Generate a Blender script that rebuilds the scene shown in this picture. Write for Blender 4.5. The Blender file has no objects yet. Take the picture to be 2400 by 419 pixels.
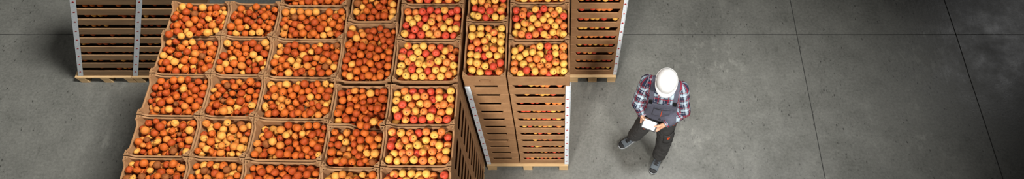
import bpy, bmesh, math, random
import numpy as np
from mathutils import Vector, Matrix, noise
from mathutils.bvhtree import BVHTree
from mathutils.geometry import tessellate_polygon

random.seed(7)
RNG = np.random.default_rng(11)
SC = bpy.context.scene
COL = SC.collection
PI = math.pi

# ------------------------------------------------------------------ helpers
def link(o, parent=None):
    COL.objects.link(o)
    if parent is not None:
        o.parent = parent
    return o

def tag(o, label=None, cat=None, group=None, kind=None):
    if label: o['label'] = label
    if cat: o['category'] = cat
    if group: o['group'] = group
    if kind: o['kind'] = kind
    return o

def empty(name, loc=(0, 0, 0), rz=0.0):
    o = bpy.data.objects.new(name, None)
    o.location = loc
    o.rotation_euler = (0, 0, rz)
    o.empty_display_size = 0.1
    return link(o)

def bm_mesh(bm, name, mats=(), smooth=False):
    me = bpy.data.meshes.new(name)
    bm.normal_update()
    bm.to_mesh(me)
    bm.free()
    for m in (mats if isinstance(mats, (list, tuple)) else [mats]):
        me.materials.append(m)
    if smooth:
        me.polygons.foreach_set('use_smooth', [True] * len(me.polygons))
    return me

def obj(name, bm, mats, parent=None, smooth=False, loc=(0, 0, 0), rot=(0, 0, 0)):
    o = bpy.data.objects.new(name, bm_mesh(bm, name, mats, smooth))
    o.location = loc
    o.rotation_euler = rot
    return link(o, parent)

def add_box(bm, lo, hi, bevel=0.0, seg=2):
    r = bmesh.ops.create_cube(bm, size=1.0)
    vs = r['verts']
    for v in vs:
        v.co = Vector([lo[i] + (v.co[i] + 0.5) * (hi[i] - lo[i]) for i in range(3)])
    if bevel > 0:
        es = list({e for v in vs for e in v.link_edges})
        bmesh.ops.bevel(bm, geom=es, offset=bevel, segments=seg, affect='EDGES', profile=0.5)

def hull_of(bm, pts):
    vs = [bm.verts.new(p) for p in pts]
    r = bmesh.ops.convex_hull(bm, input=vs)
    junk = [g for g in r['geom_interior'] + r['geom_unused'] if isinstance(g, bmesh.types.BMVert)]
    if junk:
        bmesh.ops.delete(bm, geom=list(set(junk)), context='VERTS')

_S = []
for i in range(1, 9):
    th = PI * i / 9
    for j in range(14):
        ph = 2 * PI * j / 14
        _S.append(Vector((math.sin(th) * math.cos(ph), math.sin(th) * math.sin(ph), math.cos(th))))
_S += [Vector((0, 0, 1)), Vector((0, 0, -1))]

def capsule(bm, a, ra, b, rb):
    a, b = Vector(a), Vector(b)
    hull_of(bm, [a + s * ra for s in _S] + [b + s * rb for s in _S])

def chain(bm, pts, radii):
    for i in range(len(pts) - 1):
        capsule(bm, pts[i], radii[i], pts[i + 1], radii[i + 1])

def ellipsoid(bm, c, r, M=None):
    M = M or Matrix.Identity(3)
    hull_of(bm, [Vector(c) + M @ Vector((s.x * r[0], s.y * r[1], s.z * r[2])) for s in _S])

def frustum(bm, a, ra, b, rb, n=20):
    """flat-ended tapered tube section"""
    a, b = Vector(a), Vector(b)
    d = (b - a).normalized()
    u = d.orthogonal().normalized()
    v = d.cross(u)
    pts = []
    for c, r in ((a, ra), (b, rb)):
        for k in range(n):
            t = 2 * PI * k / n
            pts.append(c + u * math.cos(t) * r + v * math.sin(t) * r)
    hull_of(bm, pts)

def tube(bm, pts, r, n=8, closed=False):
    pts = [Vector(p) for p in pts]
    rings = []
    m = len(pts)
    up = Vector((0, 0, 1))
    for i, p in enumerate(pts):
        if closed:
            d = (pts[(i + 1) % m] - pts[i - 1]).normalized()
        else:
            d = (pts[min(i + 1, m - 1)] - pts[max(i - 1, 0)]).normalized()
        u = d.cross(up)
        if u.length < 1e-3: u = d.cross(Vector((1, 0, 0)))
        u.normalize()
        v = d.cross(u)
        rings.append([bm.verts.new(p + u * math.cos(2 * PI * k / n) * r + v * math.sin(2 * PI * k / n) * r) for k in range(n)])
    for i in range(m if closed else m - 1):
        A, B = rings[i], rings[(i + 1) % m]
        for k in range(n):
            bm.faces.new((A[k], A[(k + 1) % n], B[(k + 1) % n], B[k]))
    if not closed:
        bm.faces.new(rings[0][::-1])
        bm.faces.new(rings[-1])

def fuse(bm, voxel, smooth_it=4, smooth_f=0.5, wrinkle=0.0, wsize=0.1, name='m', seed=0.0):
    """union of overlapping closed pieces into one continuous skin"""
    me = bpy.data.meshes.new(name)
    bmesh.ops.recalc_face_normals(bm, faces=bm.faces)
    bm.to_mesh(me); bm.free()
    o = bpy.data.objects.new(name, me)
    COL.objects.link(o)
    r = o.modifiers.new('r', 'REMESH'); r.mode = 'VOXEL'; r.voxel_size = voxel
    if smooth_it:
        s = o.modifiers.new('s', 'SMOOTH'); s.iterations = smooth_it; s.factor = smooth_f
    dg = bpy.context.evaluated_depsgraph_get()
    dg.update()
    out = bpy.data.meshes.new_from_object(o.evaluated_get(dg))
    out.name = name
    bpy.data.objects.remove(o)
    bpy.data.meshes.remove(me)
    if wrinkle > 0:
        off = Vector((seed, seed * 1.7, seed * .3))
        for v in out.vertices:
            p = v.co / wsize + off
            n1 = 1 - abs(noise.noise(p)) * 2.2
            n2 = 1 - abs(noise.noise(p * 2.3 + Vector((9, 3, 1)))) * 2.2
            v.co += v.normal * wrinkle * (n1 * .7 + n2 * .4 - .4)
    out.polygons.foreach_set('use_smooth', [True] * len(out.polygons))
    return out

def mesh_obj(name, me, mats, parent=None):
    me.materials.clear()
    for m in (mats if isinstance(mats, (list, tuple)) else [mats]):
        me.materials.append(m)
    o = bpy.data.objects.new(name, me)
    return link(o, parent)

# ------------------------------------------------------------------ materials
def srgb(r, g, b):
    f = lambda c: (c / 255 / 12.92) if c / 255 <= 0.04045 else ((c / 255 + 0.055) / 1.055) ** 2.4
    return (f(r), f(g), f(b), 1.0)

class NT:
    def __init__(self, name):
        self.m = bpy.data.materials.new(name)
        self.m.use_nodes = True
        self.t = self.m.node_tree
        self.b = self.t.nodes['Principled BSDF']
    def n(self, typ, **kw):
        x = self.t.nodes.new(typ)
        for k, v in kw.items():
            if k in x.inputs: x.inputs[k].default_value = v
            else: setattr(x, k, v)
        return x
    def l(self, a, b):
        self.t.links.new(a, b)
    def noise(self, vec, scale, detail=4, rough=0.55):
        x = self.n('ShaderNodeTexNoise')
        x.inputs['Scale'].default_value = scale
        x.inputs['Detail'].default_value = detail
        x.inputs['Roughness'].default_value = rough
        if vec is not None: self.l(vec, x.inputs['Vector'])
        return x.outputs['Fac']
    def ramp(self, fac, stops):
        x = self.n('ShaderNodeValToRGB')
        e = x.color_ramp.elements
        while len(e) < len(stops): e.new(0.5)
        for i, (p, c) in enumerate(stops):
            e[i].position = p
            e[i].color = c if len(c) == 4 else (*c, 1)
        self.l(fac, x.inputs['Fac'])
        return x.outputs['Color']
    def mix(self, fac, a, b, mode='MIX'):
        x = self.n('ShaderNodeMix', data_type='RGBA', blend_type=mode)
        for s, v in ((x.inputs[0], fac), (x.inputs[6], a), (x.inputs[7], b)):
            if isinstance(v, (int, float)): s.default_value = v
            elif isinstance(v, tuple): s.default_value = v
            else: self.l(v, s)
        return x.outputs[2]
    def mapping(self, src, scale=(1, 1, 1), rot=(0, 0, 0)):
        x = self.n('ShaderNodeMapping')
        x.inputs['Scale'].default_value = scale
        x.inputs['Rotation'].default_value = rot
        self.l(src, x.inputs['Vector'])
        return x.outputs['Vector']
    def coord(self, which='Object'):
        return self.n('ShaderNodeTexCoord').outputs[which]
    def pos(self):
        return self.n('ShaderNodeNewGeometry').outputs['Position']
    def bump(self, h, strength=0.3, dist=0.01):
        x = self.n('ShaderNodeBump')
        x.inputs['Strength'].default_value = strength
        x.inputs['Distance'].default_value = dist
        self.l(h, x.inputs['Height'])
        self.l(x.outputs['Normal'], self.b.inputs['Normal'])
    def set(self, **kw):
        for k, v in kw.items():
            k = k.replace('_', ' ')
            if hasattr(v, 'is_linked') or hasattr(v, 'links'): self.l(v, self.b.inputs[k])
            else: self.b.inputs[k].default_value = v
        return self

def plain(name, rgb, rough=0.6, metal=0.0, var=0.12, scale=30.0, bump=0.0):
    k = NT(name)
    c = srgb(*rgb)
    d = tuple(x * (1 - var) for x in c[:3]) + (1,)
    e = tuple(min(1, x * (1 + var)) for x in c[:3]) + (1,)
    nz = k.noise(k.coord(), scale)
    k.l(k.ramp(nz, [(0.3, d), (0.7, e)]), k.b.inputs['Base Color'])
    k.set(Roughness=rough, Metallic=metal)
    if bump: k.bump(nz, bump, 0.004)
    return k.m

M = {}

def mat_concrete():
    k = NT('concrete')
    P = k.pos()
    big = k.noise(P, 0.55, 3)
    mid = k.noise(P, 2.6, 8, 0.7)
    fine = k.noise(P, 34, 6, 0.75)
    col = k.ramp(big, [(0.28, srgb(97, 98, 93)), (0.72, srgb(117, 118, 112))])
    col = k.mix(0.6, col, k.ramp(mid, [(0.28, srgb(76, 77, 72)), (0.5, srgb(107, 107, 102)), (0.74, srgb(134, 134, 127))]))
    col = k.mix(0.38, col, k.ramp(fine, [(0.3, srgb(70, 70, 66)), (0.7, srgb(146, 146, 139))]))
    # streaks and scuffs running with the traffic
    st = k.noise(k.mapping(P, (11, 3.0, 1)), 1.5, 6, 0.65)
    gate = k.ramp(k.noise(P, 1.1, 2), [(0.42, (0, 0, 0)), (0.62, (1, 1, 1))])
    sg = k.mix(1.0, k.ramp(st, [(0.58, (0, 0, 0)), (0.70, (1, 1, 1))]), gate, 'MULTIPLY')
    col = k.mix(k.mix(1.0, sg, (0.5, 0.5, 0.5, 1), 'MULTIPLY'), col, srgb(66, 66, 62))
    # pits and chips, two sizes
    for sc, r0, r1, amt in ((3.4, .03, .06, .75), (6.5, .03, .065, .6)):
        v = k.n('ShaderNodeTexVoronoi', voronoi_dimensions='2D'); v.inputs['Scale'].default_value = sc
        wob = k.n('ShaderNodeVectorMath', operation='ADD')
        k.l(k.mapping(P, (1.9, 1.0, 1)), wob.inputs[0])
        nz = k.n('ShaderNodeTexNoise'); nz.inputs['Scale'].default_value = 22; k.l(P, nz.inputs['Vector'])
        sm = k.n('ShaderNodeVectorMath', operation='SCALE'); sm.inputs['Scale'].default_value = .05; k.l(nz.outputs['Color'], sm.inputs[0])
        k.l(sm.outputs[0], wob.inputs[1])
        k.l(wob.outputs[0], v.inputs['Vector'])
        chip = k.ramp(v.outputs['Distance'], [(r0, (1, 1, 1)), (r1, (0, 0, 0))])
        keep = k.ramp(k.n('ShaderNodeSeparateColor').outputs[0] if False else k.noise(P, 1.7, 2), [(0.44, (0, 0, 0)), (0.54, (1, 1, 1))])
        chip = k.mix(1.0, chip, keep, 'MULTIPLY')
        col = k.mix(k.mix(1.0, chip, (amt, amt, amt, 1), 'MULTIPLY'), col, srgb(48, 47, 44))
    # whitish worn patches
    w = k.noise(k.mapping(P, (7, 4, 1)), 1.0, 8, 0.75)
    wg = k.ramp(k.noise(P, 0.8, 2), [(0.48, (0, 0, 0)), (0.66, (1, 1, 1))])
    wm = k.mix(1.0, k.ramp(w, [(0.52, (0, 0, 0)), (0.64, (1, 1, 1))]), wg, 'MULTIPLY')
    col = k.mix(k.mix(1.0, wm, (0.5, 0.5, 0.5, 1), 'MULTIPLY'), col, srgb(158, 158, 150))
    k.l(col, k.b.inputs['Base Color'])
    rg = k.ramp(mid, [(0.3, (0.24,) * 3), (0.7, (0.42,) * 3)])
    k.l(rg, k.b.inputs['Roughness'])
    k.b.inputs['Specular IOR Level'].default_value = 0.5
    hh = k.mix(0.5, fine, k.noise(k.mapping(P, (14, 4, 1)), 1.6, 4), 'MIX')
    k.bump(hh, 0.16, 0.01)
    return k.m

def mat_kraft(name, a, b, wood=False, rough=0.8):
    k = NT(name)
    P = k.coord('Object')
    oi = k.n('ShaderNodeObjectInfo').outputs['Random']
    add = k.n('ShaderNodeVectorMath', operation='ADD')
    k.l(P, add.inputs[0]); k.l(oi, add.inputs[1])
    V = add.outputs[0]
    if wood:
        nz = k.noise(k.mapping(V, (3.0, 14, 34)), 1.0, 5, 0.6)
        nz2 = k.noise(k.mapping(V, (5, 9, 16)), 1.0, 3)
        col = k.mix(0.4, k.ramp(nz, [(0.3, srgb(*a)), (0.7, srgb(*b))]), k.ramp(nz2, [(0.35, srgb(*a)), (0.7, srgb(*b))]))
    else:
        nz = k.noise(V, 14, 5, 0.6)
        col = k.ramp(nz, [(0.3, srgb(*a)), (0.7, srgb(*b))])
        fl = k.noise(k.mapping(V, (140, 140, 6)), 1.0, 2)
        col = k.mix(0.12, col, k.ramp(fl, [(0.4, srgb(*a)), (0.6, srgb(*b))]))
    k.l(col, k.b.inputs['Base Color'])
    k.set(Roughness=rough)
    k.bump(nz, 0.25, 0.003)
    return k.m

def mat_fruit(name, a, b, blush, rough=0.45, scale=9.0, amt=0.5, speck=0.0):
    k = NT(name)
    P = k.pos()
    oi = k.n('ShaderNodeObjectInfo')
    geo = k.n('ShaderNodeNewGeometry')
    r1 = k.n('ShaderNodeMath', operation='ADD')
    k.l(oi.outputs['Random'], r1.inputs[0]); k.l(geo.outputs['Random Per Island'], r1.inputs[1])
    r2 = k.n('ShaderNodeMath', operation='MULTIPLY'); r2.inputs[1].default_value = 37.0
    k.l(r1.outputs[0], r2.inputs[0])
    add = k.n('ShaderNodeVectorMath', operation='ADD')
    k.l(P, add.inputs[0]); k.l(r2.outputs[0], add.inputs[1])
    V = add.outputs[0]
    n1 = k.noise(V, scale * 3.4, 2)
    n2 = k.noise(V, 150, 4, 0.6)
    col = k.ramp(n2, [(0.3, srgb(*a)), (0.7, srgb(*b))])
    col = k.mix(k.mix(1.0, k.ramp(n1, [(0.42, (0, 0, 0)), (0.66, (1, 1, 1))]), (amt, amt, amt, 1), 'MULTIPLY'), col, srgb(*blush))
    if speck:
        n3 = k.noise(V, 260, 2)
        col = k.mix(k.mix(1.0, k.ramp(n3, [(0.62, (0, 0, 0)), (0.7, (1, 1, 1))]), (speck,) * 3 + (1,), 'MULTIPLY'), col, srgb(120, 60, 25))
    k.l(col, k.b.inputs['Base Color'])
    k.set(Roughness=rough)
    k.b.inputs['Specular IOR Level'].default_value = 0.22
    k.bump(n2, 0.15, 0.003)
    return k.m

def mat_plaid():
    k = NT('plaid_flannel')
    def stripe(attr):
        a = k.n('ShaderNodeAttribute', attribute_name=attr).outputs['Fac']
        outs = []
        for period, lo, phase in ((0.096, 0.76, 0.0), (0.096, 0.89, 0.42), (0.048, 0.92, 0.62)):
            m = k.n('ShaderNodeMath', operation='MULTIPLY_ADD'); m.inputs[1].default_value = 1 / period; m.inputs[2].default_value = phase
            k.l(a, m.inputs[0])
            f = k.n('ShaderNodeMath', operation='FRACT'); k.l(m.outputs[0], f.inputs[0])
            g = k.n('ShaderNodeMath', operation='GREATER_THAN'); g.inputs[1].default_value = lo
            k.l(f.outputs[0], g.inputs[0])
            outs.append(g.outputs[0])
        return outs
    A, B = stripe('pu'), stripe('pv')
    def half(x, s):
        m = k.n('ShaderNodeMath', operation='MULTIPLY'); m.inputs[1].default_value = s
        k.l(x, m.inputs[0]); return m.outputs[0]
    col = srgb(28, 33, 58)
    c = k.mix(half(A[0], 0.5), col, srgb(196, 216, 228))
    c = k.mix(half(B[0], 0.5), c, srgb(196, 216, 228))
    c = k.mix(half(A[1], 0.75), c, srgb(138, 26, 44))
    c = k.mix(half(B[1], 0.75), c, srgb(138, 26, 44))
    c = k.mix(half(A[2], 0.3), c, srgb(222, 228, 236))
    c = k.mix(half(B[2], 0.3), c, srgb(222, 228, 236))
    k.l(c, k.b.inputs['Base Color'])
    k.set(Roughness=0.9)
    k.bump(k.noise(k.coord(), 160, 3), 0.2, 0.002)
    return k.m

def mat_strip():
    k = NT('white_edge_board')
    P = k.pos()
    nz = k.noise(k.mapping(P, (60, 60, 40)), 1.0, 3, 0.6)
    col = k.ramp(nz, [(0.3, srgb(196, 214, 226)), (0.5, srgb(232, 238, 242)), (0.7, srgb(240, 242, 243))])
    k.l(col, k.b.inputs['Base Color'])
    k.set(Roughness=0.6)
    return k.m

M['concrete'] = mat_concrete()
M['joint'] = plain('joint_sealant', (52, 52, 50), 0.8)
M['kraft'] = mat_kraft('kraft_board', (142, 102, 66), (164, 122, 82))
M['kraft_edge'] = mat_kraft('kraft_board_liner', (142, 104, 68), (166, 124, 84))
M['slat'] = mat_kraft('weathered_wood_board', (124, 96, 66), (160, 126, 90), wood=True)
M['pallet'] = mat_kraft('pale_pine', (196, 160, 112), (222, 188, 140), wood=True)
M['strip'] = mat_strip()
M['red_print'] = plain('red_print', (190, 38, 42), 0.6)
M['calyx'] = plain('dry_calyx', (58, 34, 18), 0.9, var=0.3, scale=90)
M['apr'] = [
    mat_fruit('apricot_orange', (190, 92, 30), (204, 108, 40), (168, 68, 24), 0.6, speck=.3),
    mat_fruit('apricot_deep_orange', (166, 68, 24), (184, 82, 30), (136, 48, 18), 0.62, speck=.3),
    mat_fruit('apricot_golden', (218, 152, 66), (226, 166, 82), (206, 120, 48), 0.55, amt=.45),
    mat_fruit('apricot_amber', (202, 122, 48), (212, 136, 62), (182, 88, 38), 0.6, speck=.2),
    mat_fruit('apricot_brownish', (132, 74, 34), (158, 92, 46), (92, 50, 26), 0.75, speck=.4),
]
APRC = ['orange', 'deep-orange', 'golden', 'amber', 'brownish']
M['app'] = [
    mat_fruit('apple_red', (202, 72, 48), (210, 86, 56), (186, 54, 40), 0.42, 6, .6),
    mat_fruit('apple_yellow', (228, 174, 80), (234, 184, 92), (222, 146, 64), 0.42, 6, .5),
    mat_fruit('apple_orange', (218, 126, 60), (224, 138, 68), (206, 88, 48), 0.42, 6, .6),
    mat_fruit('apple_blushed', (224, 160, 72), (228, 170, 80), (202, 70, 48), 0.42, 5, .9),
]
APPC = ['red', 'yellow', 'orange', 'red-blushed']

# ------------------------------------------------------------------ room
def ground():
    bm = bmesh.new()
    add_box(bm, (-14, -4, -0.2), (16, 16, 0.0))
    o = obj('floor', bm, M['concrete'])
    tag(o, 'grey polished concrete warehouse floor', kind='structure')
    def strip(name, a, b, w):
        a, b = Vector(a), Vector(b)
        d = (b - a).normalized(); s = Vector((-d.y, d.x, 0)) * w / 2
        bm = bmesh.new()
        n = 60
        rows = []
        for i in range(n + 1):
            p = a.lerp(b, i / n)
            j = noise.noise(p * 2.1) * 0.004
            rows.append([bm.verts.new(p + s * (1 + .3 * noise.noise(p * 5)) + s.normalized() * j + Vector((0, 0, 0.0015))),
                         bm.verts.new(p - s * (1 + .3 * noise.noise(p * 7)) + s.normalized() * j + Vector((0, 0, 0.0015)))])
        for i in range(n):
            bm.faces.new((rows[i][0], rows[i][1], rows[i + 1][1], rows[i + 1][0]))
        r = bmesh.ops.extrude_face_region(bm, geom=list(bm.faces))
        for v in [g for g in r['geom'] if isinstance(g, bmesh.types.BMVert)]: v.co.z -= 0.02
        bmesh.ops.recalc_face_normals(bm, faces=bm.faces)
        tag(obj(name, bm, M['joint']), kind='structure')
    yj = 4.61 * .93
    strip('floor_joint_cross', (-13, yj, 0), (15, yj, 0), 0.010)
    strip('floor_joint_person_side', (3.16 * .93 - .08, 12, 0), (3.218 * .93 + .02, -3, 0), 0.009)
    strip('floor_joint_far_side', (5.275 * .93 - .1, 12, 0), (5.338 * .93 + .06, -3, 0), 0.010)
ground()
M['wall'] = plain('painted_panel', (70, 70, 69), 0.8, var=.05, scale=2)
M['ceil'] = plain('roof_deck', (60, 60, 60), 0.8, var=.05, scale=2)
for nm, lo, hi in (('wall_back', (-14, 16, 0), (16, 16.2, 11)), ('wall_front', (-14, -4.2, 0), (16, -4, 11)),
                   ('wall_left', (-14.2, -4, 0), (-14, 16, 11)), ('wall_right', (16, -4, 0), (16.2, 16, 11)), ('ceiling', (-14, -4, 11), (16, 16, 11.2))):
    bm = bmesh.new(); add_box(bm, lo, hi)
    tag(obj(nm, bm, M['ceil' if nm == 'ceiling' else 'wall']), kind='structure')

# ------------------------------------------------------------------ crates
T = 0.014     # board thickness
HC = 0.174    # crate height
def smooth(t):
    t = max(0.0, min(1.0, t)); return t * t * (3 - 2 * t)

def panel_bm(L, H, frac, dip, ramp, t=T, hole=None, z0=0.0, one_sided=None, sag=0.0):
    """upright board in the XZ plane (centred on x, thickness along y) whose top edge dips in the middle"""
    xs = [-L / 2]
    half = L * frac / 2
    if half + ramp > L / 2 - .012 and one_sided is None and ramp > .03:
        half = max(.02, L / 2 - .012 - ramp)
    N = 7
    for s in (-1, 1):
        seq = [half + ramp * (1 - i / N) - ramp * .0 for i in range(N + 1)] if s < 0 else [half + ramp * (i / N) for i in range(N + 1)]
        xs += [s * q for q in seq]
    xs.append(L / 2)
    xs = sorted(set(round(x, 5) for x in xs if -L / 2 <= x <= L / 2))
    mid = [half * (i / 4 - 1) for i in range(1, 8)]
    xs = sorted(set(xs + [round(m, 5) for m in mid]))
    top = []
    for x in xs:
        q = smooth((half + ramp - abs(x)) / ramp)
        if one_sided is not None:
            q = smooth((x - one_sided) / 0.08 + .5) * (1.0 if abs(x) < L / 2 - .012 else 0.0)
        z = H - dip * q - (sag * (1 - (2 * x / L) ** 2))
        top.append((x, z))
    outline = [(-L / 2, z0), (L / 2, z0)] + top[::-1]
    bm = bmesh.new()
    vs = [bm.verts.new((x, -t / 2, z)) for x, z in outline]
    if hole is None:
        f = bm.faces.new(vs)
        faces = [f]
    else:
        hx, hz, hw, hh = hole
        hv = []
        for k in range(16):
            a = 2 * PI * k / 16
            ex = (hw / 2 - hh / 2) * (1 if math.cos(a) >= 0 else -1)
            hv.append(bm.verts.new((hx + ex + math.cos(a) * hh / 2, -t / 2, hz + math.sin(a) * hh / 2)))
        flat = vs + hv
        tris = tessellate_polygon([[Vector((v.co.x, v.co.z, 0)) for v in vs], [Vector((v.co.x, v.co.z, 0)) for v in hv]])
        faces = [bm.faces.new([flat[q] for q in tri]) for tri in tris]
    r = bmesh.ops.extrude_face_region(bm, geom=faces)
    for v in [g for g in r['geom'] if isinstance(g, bmesh.types.BMVert)]: v.co.y += t
    bmesh.ops.recalc_face_normals(bm, faces=bm.faces)
    if hole is None:
        es = [e for e in bm.edges if len(e.link_faces) == 2 and e.calc_face_angle(0) > 0.6 and max(len(f.verts) for f in e.link_faces) > 4]
        bmesh.ops.bevel(bm, geom=es, offset=min(0.0045, t * .32), segments=2, affect='EDGES', profile=0.5)
    return bm

def post_bm(a, H, hole=0.006, deep=0.03):
    """moulded corner post: rounded triangle in plan, full height, with a small blind hole in its top; right angle at the origin"""
    bm = bmesh.new()
    n = 28
    c = Vector((a * .34, a * .34))
    def rim(th, a, rr):
        d = Vector((math.cos(th), math.sin(th)))
        ts = []
        if d.x < -1e-6: ts.append(-c.x / d.x)
        if d.y < -1e-6: ts.append(-c.y / d.y)
        s = d.x + d.y
        if s > 1e-6:
            ts.append((a - c.x - c.y) / s)
        q = min(ts)
        return c + d * min(q, rr)
    th = [2 * PI * k / n + .02 for k in range(n)]
    R = lambda a, rr, z: [bm.verts.new((p.x, p.y, z)) for p in (rim(t, a, rr) for t in th)]
    C = lambda r, z: [bm.verts.new((c.x + r * math.cos(t), c.y + r * math.sin(t), z)) for t in th]
    rings = [R(a * 1.12, a * .85, 0.001), R(a, a * .78, H - .006), R(a * .96, a * .72, H - .001), C(hole * 1.15, H - .001), C(hole, H - .003), C(hole * .9, H - deep)]
    for A, B in zip(rings[:-1], rings[1:]):
        for k in range(n):
            bm.faces.new((A[k], A[(k + 1) % n], B[(k + 1) % n], B[k]))
    bm.faces.new(rings[0][::-1]); bm.faces.new(rings[-1])
    bmesh.ops.recalc_face_normals(bm, faces=bm.faces)
    return bm

def shear_bm(bm, k):
    if k:
        for v in bm.verts: v.co.x += k * v.co.z

def crate(name, loc, w, d, front=(.74, .034, .075), side=(.66, .032, .06), H=HC, base=0.03, tabs=True, mat='kraft', rz=0.0,
          back=None, hole_front=None, hole_back=None, front_side=None, back_side=None, k=0.0, sag=0.0, taper=0.0, t_end=T):
    """open kraft tray; loc is the middle of its base"""
    e = empty(name, loc, rz)
    m = [M[mat]]
    bm = bmesh.new()
    add_box(bm, (-w / 2 + T, -d / 2 + T, 0.001), (w / 2 - T, d / 2 - T, base))
    shear_bm(bm, k)
    obj('bottom_panel', bm, m, e)
    Hw = H - 0.003
    for s, hole, os_, spec in ((-1, hole_front, front_side, front), (1, hole_back, back_side, back or front)):
        bm = panel_bm(w, Hw, *spec, hole=hole, one_sided=os_, z0=0.001, sag=sag)
        for v in bm.verts:
            if v.co.y * s < -.0005: v.co.y -= s * taper * max(0, 1 - v.co.z / Hw) ** 1.0
            v.co.y += s * (d / 2 - T / 2)
        shear_bm(bm, k)
        obj('long_panel', bm, m, e)
    for s in (-1, 1):
        bm = panel_bm(d - 2 * T - .001, Hw - .002, *side, t=t_end, z0=0.001, sag=sag * .5)
        for v in bm.verts:
            x, y = v.co.x, v.co.y
            if y * s > .0005: y += s * taper * max(0, 1 - v.co.z / Hw)
            v.co.x, v.co.y = -y + s * (w / 2 - t_end / 2), x
        shear_bm(bm, k)
        obj('end_panel', bm, m, e)
    if tabs:
        for sx in (-1, 1):
            for sy in (-1, 1):
                bm = post_bm(0.044, H)
                for v in bm.verts:
                    v.co = Vector((sx * (w / 2 - T * .3 - v.co.x), sy * (d / 2 - T * .3 - v.co.y), v.co.z))
                bmesh.ops.recalc_face_normals(bm, faces=bm.faces)
                obj('corner_post', bm, [M['kraft_edge']], e, smooth=False)
    return e

PROTO = {}
def crate_copy(key, name, loc, rz=0.0, **kw):
    """first one is built, the next are copies of it and of each of its parts"""
    if key not in PROTO:
        PROTO[key] = crate(name, loc, rz=rz, **kw)
        return PROTO[key]
    src = PROTO[key]
    c = src.copy(); COL.objects.link(c)
    c.name = name
    c.location = loc; c.rotation_euler = (0, 0, rz)
    for ch in src.children:
        q = ch.copy(); COL.objects.link(q); q.parent = c
    return c

def pallet(loc, w, d, label, h=0.134, k=0.0):
    loc = (loc[0], loc[1] - .012, loc[2]); d += .024
    e = empty('pallet', loc)
    tag(e, label, 'pallet', 'wooden pallets under the crate stacks')
    n = 5 if d > .5 else 4
    bw = d / n * .80
    for i in range(n):
        y = -d / 2 + bw / 2 + i * (d - bw) / (n - 1)
        bm = bmesh.new(); add_box(bm, (-w / 2, y - bw / 2, h - .02), (w / 2, y + bw / 2, h), .002)
        obj('deck_board', bm, [M['pallet']], e)
    for x in (-w / 2 + .05, 0, w / 2 - .05):
        bm = bmesh.new(); add_box(bm, (x - .05, -d / 2, h - .04), (x + .05, d / 2, h - .0205), .002)
        obj('stringer_board', bm, [M['pallet']], e)
        for y in (-d / 2 + .05, 0, d / 2 - .05):
            bm = bmesh.new(); add_box(bm, (x - .05, y - .048, .0185), (x + .05, y + .048, h - .0405), .003)
            obj('block', bm, [M['pallet']], e)
        bm = bmesh.new(); add_box(bm, (x - .05, -d / 2, 0.0), (x + .05, d / 2, .018), .002)
        obj('bottom_board', bm, [M['pallet']], e)
    return e

ORD = ['first', 'second', 'third', 'fourth', 'fifth', 'sixth', 'seventh', 'eighth', 'ninth', 'tenth', 'eleventh', 'twelfth', 'thirteenth', 'fourteenth',
       'fifteenth', 'sixteenth', 'seventeenth', 'eighteenth']
NUM = ['one', 'two', 'three', 'four', 'five', 'six']
PH = 0.142                       # top of pallet deck
NL = 12
ZTOP = PH + NL * HC              # 2.23: rim height of the stacks
ZC = PH + (NL - 1) * HC          # base of a top crate

cx = [-3.416, -2.905, -2.462, -1.858, -1.402, -0.846]
rowsY = {0: [3.286, 2.934, 2.565, 2.188, 1.838, 1.475], 1: [3.285, 2.928, 2.558, 2.180, 1.828, 1.465], 2: [3.235, 2.905, 2.535, 2.160, 1.805, 1.445],
         3: [2.470, 2.098, 1.748, 1.385], 4: [2.470, 2.105, 1.756, 1.395]}
TOPS = []   # dict per top crate: centre, w, d, kind, phrase, mix
GAP = 0.006
def top_crate(x0, x1, y0, y1, kind, phrase, label, mix, **kw):
    w, d = x1 - x0 - GAP, y1 - y0 - GAP
    c = ((x0 + x1) / 2, (y0 + y1) / 2)
    rz = math.radians(kw.pop('rz', 0.0))
    kw.setdefault('taper', .007)
    e = crate('fruit_crate', (c[0], c[1], ZC), w, d, rz=rz, **kw)
    tag(e, label, 'crate', 'open crates on top of the stacks')
    TOPS.append(dict(c=c, w=w, d=d, kind=kind, phrase=phrase, mix=mix, rz=rz))
    return e

# mixes: weights over colours; last = share of wrinkled fruit
A_DARK = ([.42, .34, .10, .10, .06], .46)
A_MID = ([.34, .30, .20, .14, .02], .2)
A_GOLD = ([.24, .12, .36, .26, .02], .28)
A_RED = ([.42, .44, .06, .08, .0], .1)
APPLE_RED = ([.42, .26, .20, .12], 0)
APPLE_MIX = ([.24, .38, .22, .16], 0)
APPLE_YEL = ([.14, .50, .22, .14], 0)
mixes = [[A_MID, A_MID, A_DARK, A_DARK, A_DARK], [A_DARK, A_MID, A_DARK, A_GOLD, A_GOLD], [A_MID, A_MID, A_MID, A_MID, A_RED]]
cratew = [['orange', 'orange-and-golden', 'wrinkled orange', 'dark orange', 'brownish orange'],
          ['deep orange', 'orange-and-amber', 'small orange', 'golden', 'pale golden'],
          ['orange-and-gold', 'golden-orange', 'mixed-colour', 'orange-and-amber', 'red-orange']]
for ci in range(3):
    for ri in range(5):
        Y = rowsY[ci]
        k = 5 - ri
        yo = -.004 * 0
        top_crate(cx[ci], cx[ci + 1], Y[ri + 1], Y[ri], 'apricot', f'crate column {NUM[ci]} row {NUM[k - 1]}',
                  f'open crate of {cratew[ci][ri]} apricots, column {NUM[ci]} from outer edge, row {NUM[k-1]} from front',
                  mixes[ci][ri], rz=-.8, sag=.006)
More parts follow.
